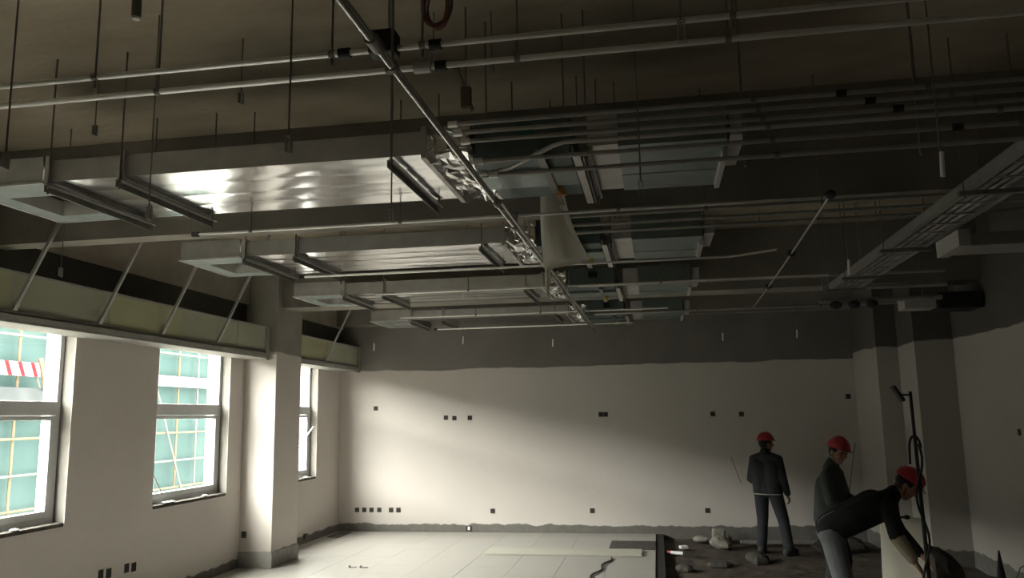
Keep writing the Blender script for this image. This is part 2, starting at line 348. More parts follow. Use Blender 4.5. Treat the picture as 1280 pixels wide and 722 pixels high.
# ------------------------------------------------------------------ curtain boxes over the windows
def curtain_box(y0, y1, label, end):
    r = thing('curtain_box', label, 'curtain box', (-5.3, y0, 2.7))
    yy = y0; k = 0
    while yy < y1-0.01:
        y2 = min(yy+1.22, y1)
        local(r, MB().box(-5.160, -5.148+0.004*(k % 2), yy+0.001, y2-0.001, 2.765, 3.14)).obj('gypsum_board', ('gyp', 'gyp2', 'gyp', 'gyp2', 'gyp2')[k % 5], r)
        yy = y2; k += 1
    local(r, MB().box(-5.475, -5.12, y0, y1, 2.715, 2.735).box(-5.16, -5.12, y0, y1, 2.735, 2.785)).obj('lower_lip', 'rail', r, bevel=0.004)
    local(r, MB().box(-5.145, -5.128, y0, y1, 2.80, 2.815)).obj('shadow_channel', 'steel', r)
    local(r, MB().box(-5.17, -5.14, y0, y1, 3.125, 3.145)).obj('top_channel', 'strut', r)
    local(r, MB().box(-5.475, -5.165, y0, y1, 2.74, 2.75)).obj('soffit_board', 'gyp2', r)
    if end: local(r, MB().box(-5.175, -5.118, y1-0.10, y1, 2.70, 3.15)).obj('end_cap', 'rail', r, bevel=0.004)
    return r
curtain_box(YF, 10.215, 'long green gypsum curtain box over the two nearest windows', True)
curtain_box(11.01, YB-0.005, 'short green gypsum curtain box between the column and the far wall', True)
def strut(yy, label, ztop=ZC):
    a = Vector((-5.125, yy, 2.83)); b = Vector((-4.80, yy+0.02, 3.50)); d = (b-a); b2 = a + d*((ztop-a.z)/d.z); d.normalize()
    r = thing('diagonal_strut', label, 'strut', tuple(a), group='struts bracing the curtain boxes')
    s = d.cross(Vector((0, 1, 0))).normalized(); n = Vector((0, 1, 0))
    c = (a+b2)/2; h = (b2-a).length/2
    local(r, MB().obox(c, d, h, n, 0.0125, s, 0.0015).obox(c+s*0.012-n*0.0115, d, h, n, 0.0015, s, 0.012)).obj('stud', 'strut', r)
    local(r, MB().obox(a+d*0.02, d, 0.03, n, 0.022, s, 0.004)).obj('foot_plate', 'strut', r)
    local(r, MB().obox(b2-Vector((0, 0, 0.01)), (1, 0, 0), 0.04, (0, 1, 0), 0.03, (0, 0, 1), 0.004)).obj('ceiling_plate', 'strut', r)
strut(5.76, 'thin steel strut rising from the curtain box over the nearest window', 3.66)
strut(6.80, 'thin steel strut rising from the curtain box above the plain wall between two windows')
strut(7.80, 'thin steel strut rising from the curtain box just before the second window')
strut(8.90, 'thin steel strut rising from the curtain box nearest the white column, in front of it')
strut(12.17, 'thin steel strut rising from the curtain box beyond the white column')

# ------------------------------------------------------------------ ducts, four lines alike
ZD, HD, WD = 3.40, 0.14, 0.97
DY = [4.35, 6.83, 9.28, 12.05]
WHICH = ['nearest', 'second nearest', 'third', 'farthest']
def wavy_bottom(x0, x1, y0, y1, z, seed):
    mb = MB(); nx, ny = 70, 48; v = []
    for j in range(ny+1):
        for i in range(nx+1):
            x = x0+(x1-x0)*i/nx; fy = j/ny; yy = y0+(y1-y0)*fy
            rib = 0.0035*abs(math.sin(fy*math.pi*4))**0.6
            e = min(1, 6*min(fy, 1-fy), 8*min(i/nx, 1-i/nx))
            w = 0.006*noise.noise((x*1.3+seed, yy*2.5, seed))+0.0025*noise.noise((x*4+seed, yy*5, seed*2))
            v.append((x, yy, z - (rib + w)*e))
    mb.add(v, [(j*(nx+1)+i, (j+1)*(nx+1)+i, (j+1)*(nx+1)+i+1, j*(nx+1)+i+1) for j in range(ny) for i in range(nx)])
    return mb
def ring(mb, x0, x1, y0, y1, z0, z1, t):      # rectangular flange round a duct running in x
    return mb.box(x0, x1, y0-t, y1+t, z1, z1+t).box(x0, x1, y0-t, y1+t, z0-t, z0).box(x0, x1, y0-t, y0, z0, z1).box(x0, x1, y1, y1+t, z0, z1)
def hanger(x, y0, y1, z, label, rods=True):
    r = thing('duct_hanger', label, 'hanger', (x, y0, z))
    local(r, MB().box(x-0.022, x+0.022, y0-0.04, y1+0.10, z-0.006, z).box(x-0.022, x-0.017, y0-0.04, y1+0.10, z-0.044, z-0.006)).obj('angle_iron', 'steel', r)
    for k, yy in enumerate((y0-0.031, y1+0.06)):
        q = local(r, MB().tube([(x, yy, z-0.06), (x, yy, ZC)], 0.0055, 6)).obj('rod', 'rod', r)
        local(r, MB().tube([(x, yy, z-0.022), (x, yy, z-0.007)], 0.011, 6).tube([(x, yy, z+0.001), (x, yy, z+0.012)], 0.011, 6)).obj('nut', 'steel', q)
for n, y0 in enumerate(DY):
    y1 = y0+WD; w_ = WHICH[n]
    d = thing('supply_duct', '%s flat galvanised supply duct with an open outlet at its window end' % w_, 'duct', (-2.8, y0, ZD), group='supply ducts across the ceiling')
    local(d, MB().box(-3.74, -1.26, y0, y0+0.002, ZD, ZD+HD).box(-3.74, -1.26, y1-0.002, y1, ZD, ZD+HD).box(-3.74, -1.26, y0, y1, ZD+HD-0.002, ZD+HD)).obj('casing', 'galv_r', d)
    local(d, wavy_bottom(-3.74, -1.26, y0+0.001, y1-0.001, ZD, 3.7*n+1)).obj('bottom_sheet', 'galv', d, smooth=True)
    # plenum with an open bottom
    zt = ZD+0.165; xa, xb = -4.35, -3.745
    local(d, MB().box(xa, xb, y0-0.01, y0-0.008, ZD-0.005, zt).box(xa, xb, y1-0.06, y1-0.058, ZD-0.005, zt).box(xa, xa+0.002, y0-0.01, y1-0.058, ZD-0.005, zt).box(xb-0.002, xb, y0-0.01, y1-0.058, ZD+HD, zt).box(xa, xb, y0-0.01, y1-0.058, zt-0.002, zt)).obj('outlet_plenum', 'galv_r', d)
    local(d, MB().box(xa, xb, y0-0.01, y0+0.26, ZD-0.006, ZD-0.003).box(xa, xb, y1-0.22, y1-0.06, ZD-0.006, ZD-0.003).box(xa, xa+0.14, y0+0.26, y1-0.22, ZD-0.006, ZD-0.003).box(xb-0.10, xb, y0+0.26, y1-0.22, ZD-0.006, ZD-0.003)).obj('outlet_border', 'border', d)
    xa2, xb2, ya2, yb2 = xa+0.14, xb-0.10, y0+0.26, y1-0.22
    local(d, MB().box(xa2, xb2, ya2, ya2+0.002, ZD-0.003, ZD+0.10).box(xa2, xb2, yb2-0.002, yb2, ZD-0.003, ZD+0.10).box(xa2, xa2+0.002, ya2, yb2, ZD-0.003, ZD+0.10).box(xb2-0.002, xb2, ya2, yb2, ZD-0.003, ZD+0.10)).obj('outlet_neck', 'galv_r', d)
    local(d, MB().box(xa-0.012, xa, y0-0.012, y1-0.05, ZD-0.012, ZD+0.003).box(xa-0.012, xb, y1-0.058, y1-0.050, ZD-0.012, ZD+0.003).box(xa-0.012, xb, y0-0.016, y0-0.011, ZD-0.012, ZD+0.003)).obj('outlet_rim', 'zinc', d)
    for xx in (-3.72, -3.20, -1.275):
        local(d, ring(MB(), xx, xx+0.03, y0, y1, ZD-0.006, ZD+HD, 0.022)).obj('flange', 'galv_r', d)
    # foil sleeve towards the fan coil
    mb = MB(); v = []; nr, na = 9, 56
    for i in range(nr+1):
        for k in range(na):
            a = 2*math.pi*k/na; c, s = math.cos(a), math.sin(a); q = 1/max(abs(c), abs(s))
            yy = (y0+y1)/2 + c*q*(WD/2+0.012); z = ZD+HD/2 + s*q*(HD/2+0.012)
            nn = 0.045*noise.noise((i*0.55+n*9, yy*11, z*13)) + 0.02*noise.noise((i*1.7, yy*25, z*25+n))
            v.append((-1.245+0.26*i/nr + 0.03*noise.noise((yy*7, z*9, i+n*3)), yy+nn, z+nn*1.3))
    mb.add(v, [(i*na+k, i*na+(k+1) % na, (i+1)*na+(k+1) % na, (i+1)*na+k) for i in range(nr) for k in range(na)])
    local(d, mb).obj('foil_sleeve', 'foil', d)
    hanger(-3.68, y0, y1, ZD-0.030, 'angle-iron hanger by the open outlet of the %s supply duct' % w_)
    hanger(-3.185, y0, y1, ZD-0.030, 'angle-iron hanger under the first joint of the %s supply duct' % w_)
    hanger(-1.45, y0, y1, ZD-0.030, 'angle-iron hanger near the foil sleeve of the %s supply duct' % w_)
    # fan coil
    f = thing('fan_coil_unit', 'dark fan coil unit joined to the foil sleeve of the %s supply duct' % w_, 'fan coil', (-0.7, y0, 3.33), group='fan coil units above the sprinkler main')
    local(f, MB().box(-0.98, -0.42, y0+0.05, y1-0.05, 3.36, 3.60)).obj('casing', 'fcu', f, bevel=0.008)
    local(f, MB().box(-0.99, -0.41, y0+0.30, y0+0.58, 3.33, 3.36)).obj('drain_pan', 'galv_g', f, bevel=0.006)
    for yy in (y0+0.22, y0+0.72):
        local(f, MB().tube([(-0.62, yy-0.14, 3.47), (-0.62, yy+0.14, 3.47)], 0.10, 18)).obj('blower', 'galv_g', f)
    for xx, ln in ((-0.60, 0.0), (-0.40, 0.04)):
        local(f, MB().obox((xx, (y0+y1)/2, 3.345), (1, 0, 0), 0.004, (0, 1, 0), WD/2+0.05, (0, 0, 1), 0.025).obox((xx+0.02, (y0+y1)/2, 3.322), (1, 0, 0), 0.02, (0, 1, 0), WD/2+0.05, (0, 0, 1), 0.003)).obj('angle_rail', 'galv_r' if ln else 'steel', f)
    for xx in (-0.9, -0.45):
        for yy in (y0+0.04, y1-0.04): local(f, MB().tube([(xx, yy, 3.6), (xx, yy, ZC)], 0.005, 6)).obj('hanger_rod', 'rod', f)
    local(f, MB().box(-0.72, -0.62, y0, y0+0.05, 3.47, 3.54)).obj('terminal_box', 'green' if n == 0 else 'black', f, bevel=0.004)
    local(f, MB().tube([(-0.55, y1-0.28, 3.355), (-0.55, y1-0.28, 3.30)], 0.018, 10).box(-0.59, -0.51, y1-0.285, y1-0.275, 3.295, 3.305)).obj('valve', 'yellow' if n else 'orange', f)
    # return box
    rb = thing('return_air_box', 'galvanised return air box at the dark end of the %s duct line' % w_, 'duct', (0, y0, ZD), group='return air boxes')
    local(rb, MB().box(-0.33, -0.15, y0+0.02, y1-0.04, 3.385, 3.56)).obj('collar', 'galv_r', rb)
    local(rb, MB().box(-0.15, 0.44, y0, y0+0.003, 3.37, 3.58).box(-0.15, 0.44, y1-0.06, y1-0.057, 3.37, 3.58).box(-0.15, -0.147, y0, y1-0.057, 3.37, 3.58).box(0.437, 0.44, y0, y1-0.057, 3.37, 3.58).box(-0.15, 0.44, y0, y1-0.057, 3.578, 3.58)).obj('casing', 'galv_g', rb)
    local(rb, MB().box(-0.15, 0.44, y0, y0+0.34, 3.367, 3.370).box(-0.15, 0.44, y1-0.40, y1-0.057, 3.367, 3.370)).obj('bottom_panel', 'galv_g', rb)
    local(rb, MB().box(-0.147, 0.437, y0+0.30, y1-0.36, 3.371, 3.374)).obj('filter_panel', 'galv_g', rb)
    local(rb, MB().box(0.425, 0.455, y0+0.2, y1-0.1, 3.33, 3.40)).obj('end_lip', 'galv_r', rb)
    local(rb, MB().box(0.46, 0.54, y0+0.05, y1-0.35, 3.40, 3.54)).obj('end_filter', 'galv_r', rb)
    hanger(-0.325, y0+0.05, y1-0.02, 3.365, 'angle-iron hanger under the return air box of the %s duct line' % w_)

# ------------------------------------------------------------------ pipes
def hang_clamp(parent, x, y, z, r_, top=ZC, drop=0.0):
    q = local(parent, MB().tube([(x, y, z+r_), (x, y, top)], 0.005, 6)).obj('hanger_rod', 'rod', parent)
    local(parent, MB().tube([(x-0.012, y, z), (x+0.012, y, z)], r_+0.006, 12)).obj('clamp', 'steel', q)
    if drop: local(parent, MB().tube([(x, y, z), (x, y, z-drop)], 0.006, 6)).obj('clamp_tail', 'rod', q)
def pipe_x(name, label, cat, y, z, x0, x1, r_, m_, hang=(), caps=(), group=None, bend=None, drop=0.0):
    p = thing(name, label, cat, (x0, y, z), group=group)
    pts = [(x0, y, z)] + ([(x1, y, z)] if not bend else [(x1, y, z)] + bend)
    local(p, MB().tube(pts, r_, 12)).obj('pipe', m_, p, smooth=False)
    for x in hang: hang_clamp(p, x, y, z, r_, drop=drop)
    for x in caps: local(p, MB().tube([(x-0.02, y, z), (x+0.03, y, z)], r_+0.009, 12)).obj('coupling', 'black', p)
    return p
for o in ():
    pass
c1 = pipe_x('conduit', 'bright straight conduit, higher of the nearest pair, with a black box on it', 'conduit', 3.01, 3.40, XL, XR, 0.0125, 'zinc', (-2.37, -1.27, -0.88, 0.35, 1.6), (-1.22, -0.83), drop=0.05)
local(c1, MB().box(-1.10, -0.985, 2.96, 3.05, 3.37, 3.47)).obj('junction_box', 'black', c1, bevel=0.01)
c2 = pipe_x('conduit', 'bright straight conduit, lower of the nearest pair, with a grey fitting', 'conduit', 3.21, 3.40, XL, XR, 0.0135, 'zinc', (-2.2, -1.09, -0.52, 0.35, 1.7), (-0.86,))
local(c2, MB().tube([(-0.975, 3.21, 3.40), (-0.90, 3.21, 3.40)], 0.027, 12)).obj('fitting', 'galv_r', c2)
# sprinkler main, running away from the viewer
mp = thing('sprinkler_main', 'long steel sprinkler main running away under all the ducts', 'pipe', (-0.92, 1.2, 3.2))
local(mp, MB().tube([(-0.92, 0.6, 3.2), (-0.92, 12.9, 3.2)], 0.0165, 16)).obj('pipe', 'main', mp, smooth=True)
local(mp, MB().tube([(-0.885, 4.75, 3.195), (-0.885, 12.2, 3.195)], 0.010, 10)).obj('drain_line', 'zincd', mp)
for yy in (2.55, 4.75, 5.43, 7.37, 8.65, 10.83, 12.45): local(mp, MB().tube([(-0.92, yy-0.045, 3.2), (-0.92, yy+0.045, 3.2)], 0.026, 14)).obj('coupling', 'steel', mp)
for yy in (2.75, 6.1, 9.0, 11.6):
    q = local(mp, MB().tube([(-0.92, yy, 3.226), (-0.92, yy, ZC)], 0.006, 6)).obj('hanger_rod', 'rod', mp)
    local(mp, MB().tube([(-0.92, yy-0.012, 3.2), (-0.92, yy+0.012, 3.2)], 0.024, 14)).obj('clamp', 'steel', q)
# sprinkler branches
def branch(y, z, x0, x1, label, hang, caps=(), bend=None, r_=0.0105):
    p = pipe_x('sprinkler_branch', label, 'pipe', y, z, x0, x1, r_, 'zinc', hang, caps, 'sprinkler branches across the room', bend)
    local(p, MB().tube([(-0.92, y, 3.2), (-0.92, y, z)], 0.018, 10)).obj('riser', 'steel', p)
    local(p, MB().ball((-0.92, y, z), 0.028, nu=10, nv=8)).obj('tee', 'zincd', p)
    return p
branch(5.43, 3.28, -3.34, 0.63, 'thin bright sprinkler branch with a black end cap, between the two nearest ducts', (-2.9, -1.75, -0.2), (-3.35,))
branch(7.37, 3.28, -3.37, 0.70, 'thin sprinkler branch below the second duct with an upturned bright end', (), (-3.38,), [(0.78, 7.36, 3.285), (1.10, 7.30, 3.31)])
branch(8.65, 3.28, -3.07, 1.8, 'thin sprinkler branch between the second and third ducts', (-2.0, 0.1))
branch(10.83, 3.28, -3.48, 0.2, 'thin sprinkler branch between the third and farthest ducts', (-2.4, -1.5))
branch(12.45, 3.28, -3.42, -0.3, 'short sprinkler branch below the farthest duct, nearest the far wall', (), (-3.42,))
# sprinkler line on the dark side
sl = thing('sprinkler_line', 'thin pipe with two black fittings running away beside the cable tray', 'pipe', (1.2, 5.25, 3.25))
local(sl, MB().tube([(1.14, 5.25, 3.25), (1.23, 7.95, 3.25), (1.30, 10.9, 3.25)], 0.008, 10)).obj('pipe', 'zincd', sl)
for p in ((1.14, 5.25, 3.25), (1.205, 7.2, 3.25), (1.26, 9.1, 3.25)): local(sl, MB().ball(p, (0.036, 0.036, 0.030), nu=12, nv=8)).obj('fitting', 'black', sl)
for p in ((1.16, 5.6, 3.25), (1.25, 9.4, 3.25)): local(sl, MB().tube([p, (p[0], p[1], ZC)], 0.005, 6)).obj('hanger_rod', 'rod', sl)
# chilled water pipes towards the dark side
ORD = ['top', 'second', 'third', 'fourth', 'fifth', 'lowest']
for k, (y, z) in enumerate(((4.09, 3.469), (4.08, 3.414), (4.09, 3.367), (4.06, 3.312), (4.09, 3.250), (4.10, 3.174))):
    p = thing('water_pipe', '%s insulated water pipe of the stacked bundle running to the dark wall' % ORD[k], 'pipe', (0, y, z), group='water pipes to the dark wall')
    x0 = (-1.00, -0.97, -0.93, -0.42, -0.86, -0.78)[k]
    pts = [(XR-0.01, y, z), (x0, y, z)]
    if k == 3: pts += [(x0-0.06, y+0.02, z-0.008), (x0-0.32, y+0.20, z-0.055), (x0-0.40, y+0.23, z-0.062), (x0-0.46, y+0.24, z-0.064)]
    local(p, MB().tube(pts, 0.0125, 12)).obj('pipe', 'strut' if k == 3 else 'zincd', p)
    e = pts[-1]; local(p, MB().tube([e, (e[0]-0.05, e[1], e[2])], 0.018, 10)).obj('union', 'zinc', p)
    for x in (0.55+0.02*k, 1.38+0.1*k, 2.9):
        local(p, MB().tube([(x-0.012, y, z), (x+0.012, y, z)], 0.017, 10)).obj('clamp', 'steel', p)
    if k in (0, 1, 2, 4): local(p, MB().tube([(0.95+0.13*k, y, z), (1.0+0.13*k, y, z)], 0.019, 10)).obj('coupling', 'black', p)
ph = thing('pipe_rack', 'steel uprights carrying the stacked water pipe bundle', 'rack', (1.3, 4.13, 3.2))
for x in (0.50, 1.34, 2.84): local(ph, MB().box(x-0.006, x+0.006, 4.135, 4.15, 3.14, ZC)).obj('upright', 'steel', ph)
for k, y in enumerate((5.70, 5.98, 6.24)):
    pipe_x('water_pipe', '%s pipe of the trio behind the plastic sheet running to the dark wall' % ('nearest', 'middle', 'farthest')[k], 'pipe', y, 3.318, -0.62, XR-0.01, 0.0135, 'zincd', (0.4, 2.2), (), 'water pipes behind the sheet')
for k, (y, z) in enumerate(((8.93, 3.32), (11.2, 3.28))):
    pipe_x('water_pipe', 'insulated water pipe leaving the %s fan coil for the dark wall' % ('third' if k == 0 else 'farthest'), 'pipe', y, z, -0.8, XR-0.01 if k else 3.0, 0.018, 'zincd', (0.6, 2.2), (), 'water pipes far behind')

# ------------------------------------------------------------------ cable tray and the gear on the dark wall
tr = thing('cable_tray', 'long ladder cable tray with cables running along the dark wall', 'cable tray', (2.06, 4.4, 3.21))
for x in (1.93, 2.21): local(tr, MB().box(x-0.004, x+0.004, 4.25, 9.30, 3.21, 3.285).box(x-0.02, x+0.02, 4.25, 9.30, 3.207, 3.211)).obj('side_rail', 'zincd', tr)
for k in range(17): local(tr, MB().box(1.93, 2.21, 4.35+k*0.3, 4.365+k*0.3, 3.215, 3.225)).obj('rung', 'zincd', tr)
for x in (1.98, 2.04, 2.10, 2.16): local(tr, MB().tube([(x, 4.25, 3.243), (x+0.01, 7, 3.241), (x, 9.30, 3.243)], 0.013, 8)).obj('cable', 'zincd', tr)
for yy in (5.2, 7.0, 8.4, 9.2):
    for x in (1.90, 2.24): local(tr, MB().tube([(x, yy, 3.17), (x, yy, ZC)], 0.005, 6)).obj('hanger_rod', 'rod', tr)
    local(tr, MB().box(1.87, 2.27, yy-0.02, yy+0.02, 3.18, 3.207)).obj('support', 'steel', tr)
tb = thing('cable_tray', 'short wide tray branch crossing below the cable tray to the wall', 'cable tray', (2.7, 6.4, 3.06))
local(tb, MB().box(2.25, XR, 6.20, 6.21, 3.06, 3.15).box(2.25, XR, 6.57, 6.58, 3.06, 3.15).box(2.25, XR, 6.20, 6.58, 3.057, 3.062)).obj('trough', 'zincd', tb)
local(tb, MB().box(2.18, 2.26, 6.15, 6.62, 3.05, 3.17)).obj('end_plate', 'galv_r', tb)
for x in (2.5, 3.5): local(tb, MB().tube([(x, 6.45, 3.06), (x, 6.45, ZC)], 0.005, 6)).obj('hanger_rod', 'rod', tb)
vm = thing('valve_manifold', 'pipe manifold with three black valve heads below the tray end', 'manifold', (2.3, 9.6, 3.0))
local(vm, MB().tube([(1.95, 10.0, 3.18), (3.3, 10.0, 3.18)], 0.03, 12).tube([(1.95, 9.8, 3.30), (3.3, 9.8, 3.30)], 0.025, 12)).obj('header', 'zincd', vm)
for x in (2.12, 2.32, 2.52): local(vm, MB().ball((x, 9.93, 3.12), (0.07, 0.06, 0.05), nu=14, nv=8)).obj('valve_head', 'black', vm)
for x in (2.0, 3.1): local(vm, MB().tube([(x, 10.0, 3.2), (x, 10.0, ZC)], 0.006, 6)).obj('hanger_rod', 'rod', vm)
eb = thing('equipment_box', 'black equipment box hung on the dark wall below the trays', 'box', (3.3, 10.6, 2.95))
local(eb, MB().box(3.36, 3.86, 10.3, 10.75, 3.08, 3.28)).obj('case', 'black', eb, bevel=0.015)
local(eb, MB().box(3.0, 3.36, 10.38, 10.66, 3.10, 3.24)).obj('duct_stub', 'galv_r', eb, bevel=0.006)
local(eb, MB().tube([(3.6, 10.5, 3.28), (3.6, 10.5, ZC)], 0.006, 6)).obj('hanger_rod', 'rod', eb)

# ------------------------------------------------------------------ free-hanging threaded rods for the ceiling to come
def free_rod(x, y, z, label, kind=0, top=ZC):
    r = thing('threaded_rod', label, 'rod', (x, y, z), group='hanging threaded rods')
    sway = 0.015*noise.noise((x*3, y*3, 1))
    local(r, MB().tube([(x+sway, y, top), (x, y, z)], 0.0042, 6)).obj('rod', 'rod', r)
    if kind == 0:
        local(r, MB().box(x-0.012, x-0.009, y-0.012, y+0.012, z-0.06, z+0.005).box(x+0.009, x+0.012, y-0.012, y+0.012, z-0.07, z+0.005).box(x-0.012, x+0.012, y-0.012, y+0.012, z+0.002, z+0.005)).obj('hook_bracket', 'zincd', r)
    else:
        local(r, MB().tube([(x, y, z-0.10), (x+0.006, y, z+0.02)], 0.011, 8)).obj('sleeve_tip', 'tip', r)
    return r
for x, y, z, lb, k in (
    (-2.66, 2.87, 3.03, 'threaded rod hanging at the picture edge beside the window side', 0),
    (-1.41, 2.92, 3.02, 'threaded rod hanging free in front of the pair of conduits', 0),
    (-1.42, 4.24, 3.05, 'threaded rod hanging in front of the foil end of the nearest duct', 0),
    (-2.71, 3.93, 3.07, 'threaded rod hanging in front of the middle of the nearest duct', 0),
    (-0.03, 3.90, 3.02, 'threaded rod hanging in front of the water pipe bundle', 0),
    (1.36, 3.95, 3.07, 'threaded rod with a pale sleeve hanging near the cable tray', 1),
    (-4.48, 5.45, 3.08, 'threaded rod hanging beside the curtain box over the nearest window', 0),
    (1.57, 6.80, 3.08, 'threaded rod with a pale sleeve hanging beyond the thin dark-side pipe', 1),
    (-4.55, 12.74, 3.10, 'threaded rod with a pale sleeve hanging near the corner of the far wall', 1),
    (-2.89, 12.10, 3.10, 'threaded rod with a pale sleeve under the farthest supply duct', 1),
    (-1.62, 13.04, 3.10, 'threaded rod with a pale sleeve near the far end of the sprinkler main', 1),
    (-2.42, 13.25, 2.98, 'threaded rod with a dim sleeve close to the middle of the far wall', 0),
    (2.14, 12.82, 3.10, 'threaded rod with a pale sleeve hanging before the stepped wall', 1),
    (0.12, 2.32, 3.05, 'short threaded rod hanging across the upper conduit', 0),
    (1.05, 12.9, 3.10, 'threaded rod with a pale sleeve over the far dark workers', 1)):
    free_rod(x, y, z, lb, k)
# slab anchors with stub rods
for x, y, z, lb in ((-1.17, 4.22, 3.95, 'stub anchor rod in the slab behind the wire coil'), (-0.84, 4.28, 3.9, 'stub anchor rod in the slab above the fan coil'),
                    (-2.39, 4.30, 3.85, 'stub anchor rod in the slab above the middle of the nearest duct'), (-3.6, 4.6, 3.85, 'stub anchor rod in the slab above the outlet of the nearest duct')):
    free_rod(x, y, z, lb, 0)
dt = thing('drop_pipe', 'dark drop pipe with a bright cut end hanging at the top of the view', 'pipe', (-1.6, 2.2, 3.2))
local(dt, MB().tube([(-1.6, 2.2, ZC), (-1.6, 2.2, 3.19)], 0.0155, 14)).obj('pipe', 'steel', dt)
local(dt, MB().tube([(-1.6, 2.2, 3.192), (-1.6, 2.2, 3.182)], 0.012, 14)).obj('cut_end', 'tip', dt)
# coil of wire
wc = thing('wire_coil', 'red-brown coil of wire hanging from the ceiling above the conduits', 'wire', (-0.98, 3.6, 3.85))
for k in range(6):
    pts = []
    for i in range(33):
        a = 2*math.pi*i/32; pts.append((-0.98+(0.066+0.006*math.sin(k*2.3))*math.sin(a)+0.004*k-0.01, 3.6+0.012*math.sin(3*a+k)+0.006*k-0.015, 3.90+(0.115+0.008*math.cos(k*1.7))*math.cos(a)))
    local(wc, MB().tube(pts, 0.0055, 6, False)).obj('loop', 'coil', wc)
local(wc, MB().tube([(-0.98, 3.6, 4.0), (-0.98, 3.6, ZC)], 0.004, 6)).obj('tie', 'rod', wc)
# rusty clamp hanging by the nearest fan coil
rc = thing('beam_clamp', 'rusty clamp hanging by a rod in front of the nearest fan coil', 'clamp', (-0.98, 4.2, 3.7))
local(rc, MB().obox((-0.975, 4.2, 3.66), (1, 0, 0), 0.03, (0, 1, 0), 0.02, (0, 0, 1), 0.06)).obj('jaw', 'rust', rc, bevel=0.008)
local(rc, MB().tube([(-1.03, 4.2, 3.84), (-0.985, 4.2, 3.72), (-0.94, 4.2, 3.58)], 0.012, 8)).obj('arm', 'rod', rc)
local(rc, MB().ball((-1.03, 4.2, 3.85), 0.022, nu=10, nv=7)).obj('knob', 'black', rc)
local(rc, MB().tube([(-0.975, 4.2, 3.7), (-0.975, 4.2, ZC)], 0.006, 6)).obj('rod', 'rod', rc)

# ------------------------------------------------------------------ plastic sheet hung from the pipes
ps = thing('plastic_sheet', 'crumpled translucent plastic sheet hanging from the pipes by the sprinkler main', 'plastic sheet', (-0.7, 5.6, 3.3))
def sheet(prof, yy, seed, n=16):
    mb = MB(); v = []; rows = []
    for (z, xa, xb) in prof: rows.append((z, xa, xb))
    nz = 34
    def at(t):
        q = t*(len(rows)-1); i = min(int(q), len(rows)-2); f = q-i
        return [rows[i][c]*(1-f)+rows[i+1][c]*f for c in range(3)]
    for j in range(nz+1):
        z, xa, xb = at(j/nz)
        for i in range(n+1):
            u = i/n; x = xa+(xb-xa)*u
            v.append((x, yy+0.05*noise.noise((u*3+seed, z*2.2, seed))+0.02*math.sin(u*9+z*4+seed), z))
    mb.add(v, [(j*(n+1)+i, j*(n+1)+i+1, (j+1)*(n+1)+i+1, (j+1)*(n+1)+i) for j in range(nz) for i in range(n)])
    return mb
prof = [(3.57, -0.765, -0.60), (3.40, -0.765, -0.575), (3.22, -0.765, -0.53), (3.08, -0.76, -0.47), (2.98, -0.755, -0.42), (2.95, -0.75, -0.55), (2.93, -0.745, -0.70), (2.80, -0.74, -0.715), (2.72, -0.735, -0.715)]
q = local(ps, sheet(prof, 5.62, 1)).obj('front_fold', 'film', ps, smooth=True)
k = q.modifiers.new('thickness', 'SOLIDIFY'); k.thickness = 0.0015
prof2 = [(3.57, -0.75, -0.62), (3.35, -0.73, -0.64), (3.15, -0.72, -0.62), (3.0, -0.70, -0.58), (2.96, -0.66, -0.60)]
q = local(ps, sheet(prof2, 5.70, 5)).obj('back_fold', 'film', ps, smooth=True)
k = q.modifiers.new('thickness', 'SOLIDIFY'); k.thickness = 0.0015
local(ps, MB().tube([(-0.78, 5.66, 3.585), (-0.58, 5.66, 3.585)], 0.012, 8).tube([(-0.68, 5.66, 3.585), (-0.68, 5.66, ZC)], 0.005, 6)).obj('tie_rod', 'rod', ps)

# ------------------------------------------------------------------ things on the floor
tag(MB().box(-2.45, -0.28, 11.45, 11.92, 0.001, 0.030).obj('foam_board', mat('pale_foam', (0.46, 0.44, 0.375), 0.6, var=0.06), bevel=0.006), 'long pale board lying on the tiled floor', 'board')
tag(MB().box(-0.76, -0.105, 12.02, 12.80, 0.001, 0.009).obj('floor_mat', 'mud', bevel=0.003), 'dark square mat at the edge of the tiled floor', 'mat')
tag(MB().box(-5.36, -5.16, 12.86, 13.42, 0.001, 0.012).obj('drain_grate', 'mud', bevel=0.003), 'dark slot cover on the tiles in the window corner', 'cover')
pts = [(-0.68+0.03*math.sin(i*0.9), 11.3-i*0.10, 0.012) for i in range(16)]; pts = [(p[0]-0.012*i, p[1], p[2]) for i, p in enumerate(pts)]
tag(MB().tube(pts, 0.010, 8).obj('power_cord', 'black', smooth=True), 'black cord lying on the tiles in front of the pale board', 'cord')
for x, lb in ((-3.95, 'small dark clip lying on the tiles near the column'), (-3.80, 'second small dark clip lying on the tiles, farther from the column')):
    tag(MB().box(x-0.05, x+0.05, 10.34, 10.37, 0.001, 0.012).box(x-0.05, x-0.04, 10.33, 10.38, 0.001, 0.03).obj('floor_clip', 'steel', bevel=0.002), lb, 'clip')
def lump(name, m_, c, rad, seed, label, cat='rubble', flat=0.0):
    mb = MB().ball((0, 0, 0), rad, nu=12, nv=8)
    mb.v = [tuple(Vector(p)*(1+0.35*noise.noise((p[0]*7+seed, p[1]*7, p[2]*9)))) for p in mb.v]
    o = mb.obj(name, m_); o.location = c; o.rotation_euler = (0, 0, seed); return tag(o, label, cat)
ct = thing('caulk_tube', 'white tube with a red end lying on the bare earth', 'tube', (0.16, 12.03, -0.035))
MB().tube([(-0.05, 0.03, 0), (0.12, -0.05, 0)], 0.024, 12).obj('barrel', 'white', ct); MB().tube([(-0.10, 0.053, 0), (-0.05, 0.03, 0)], 0.026, 12).obj('cap', 'red', ct)
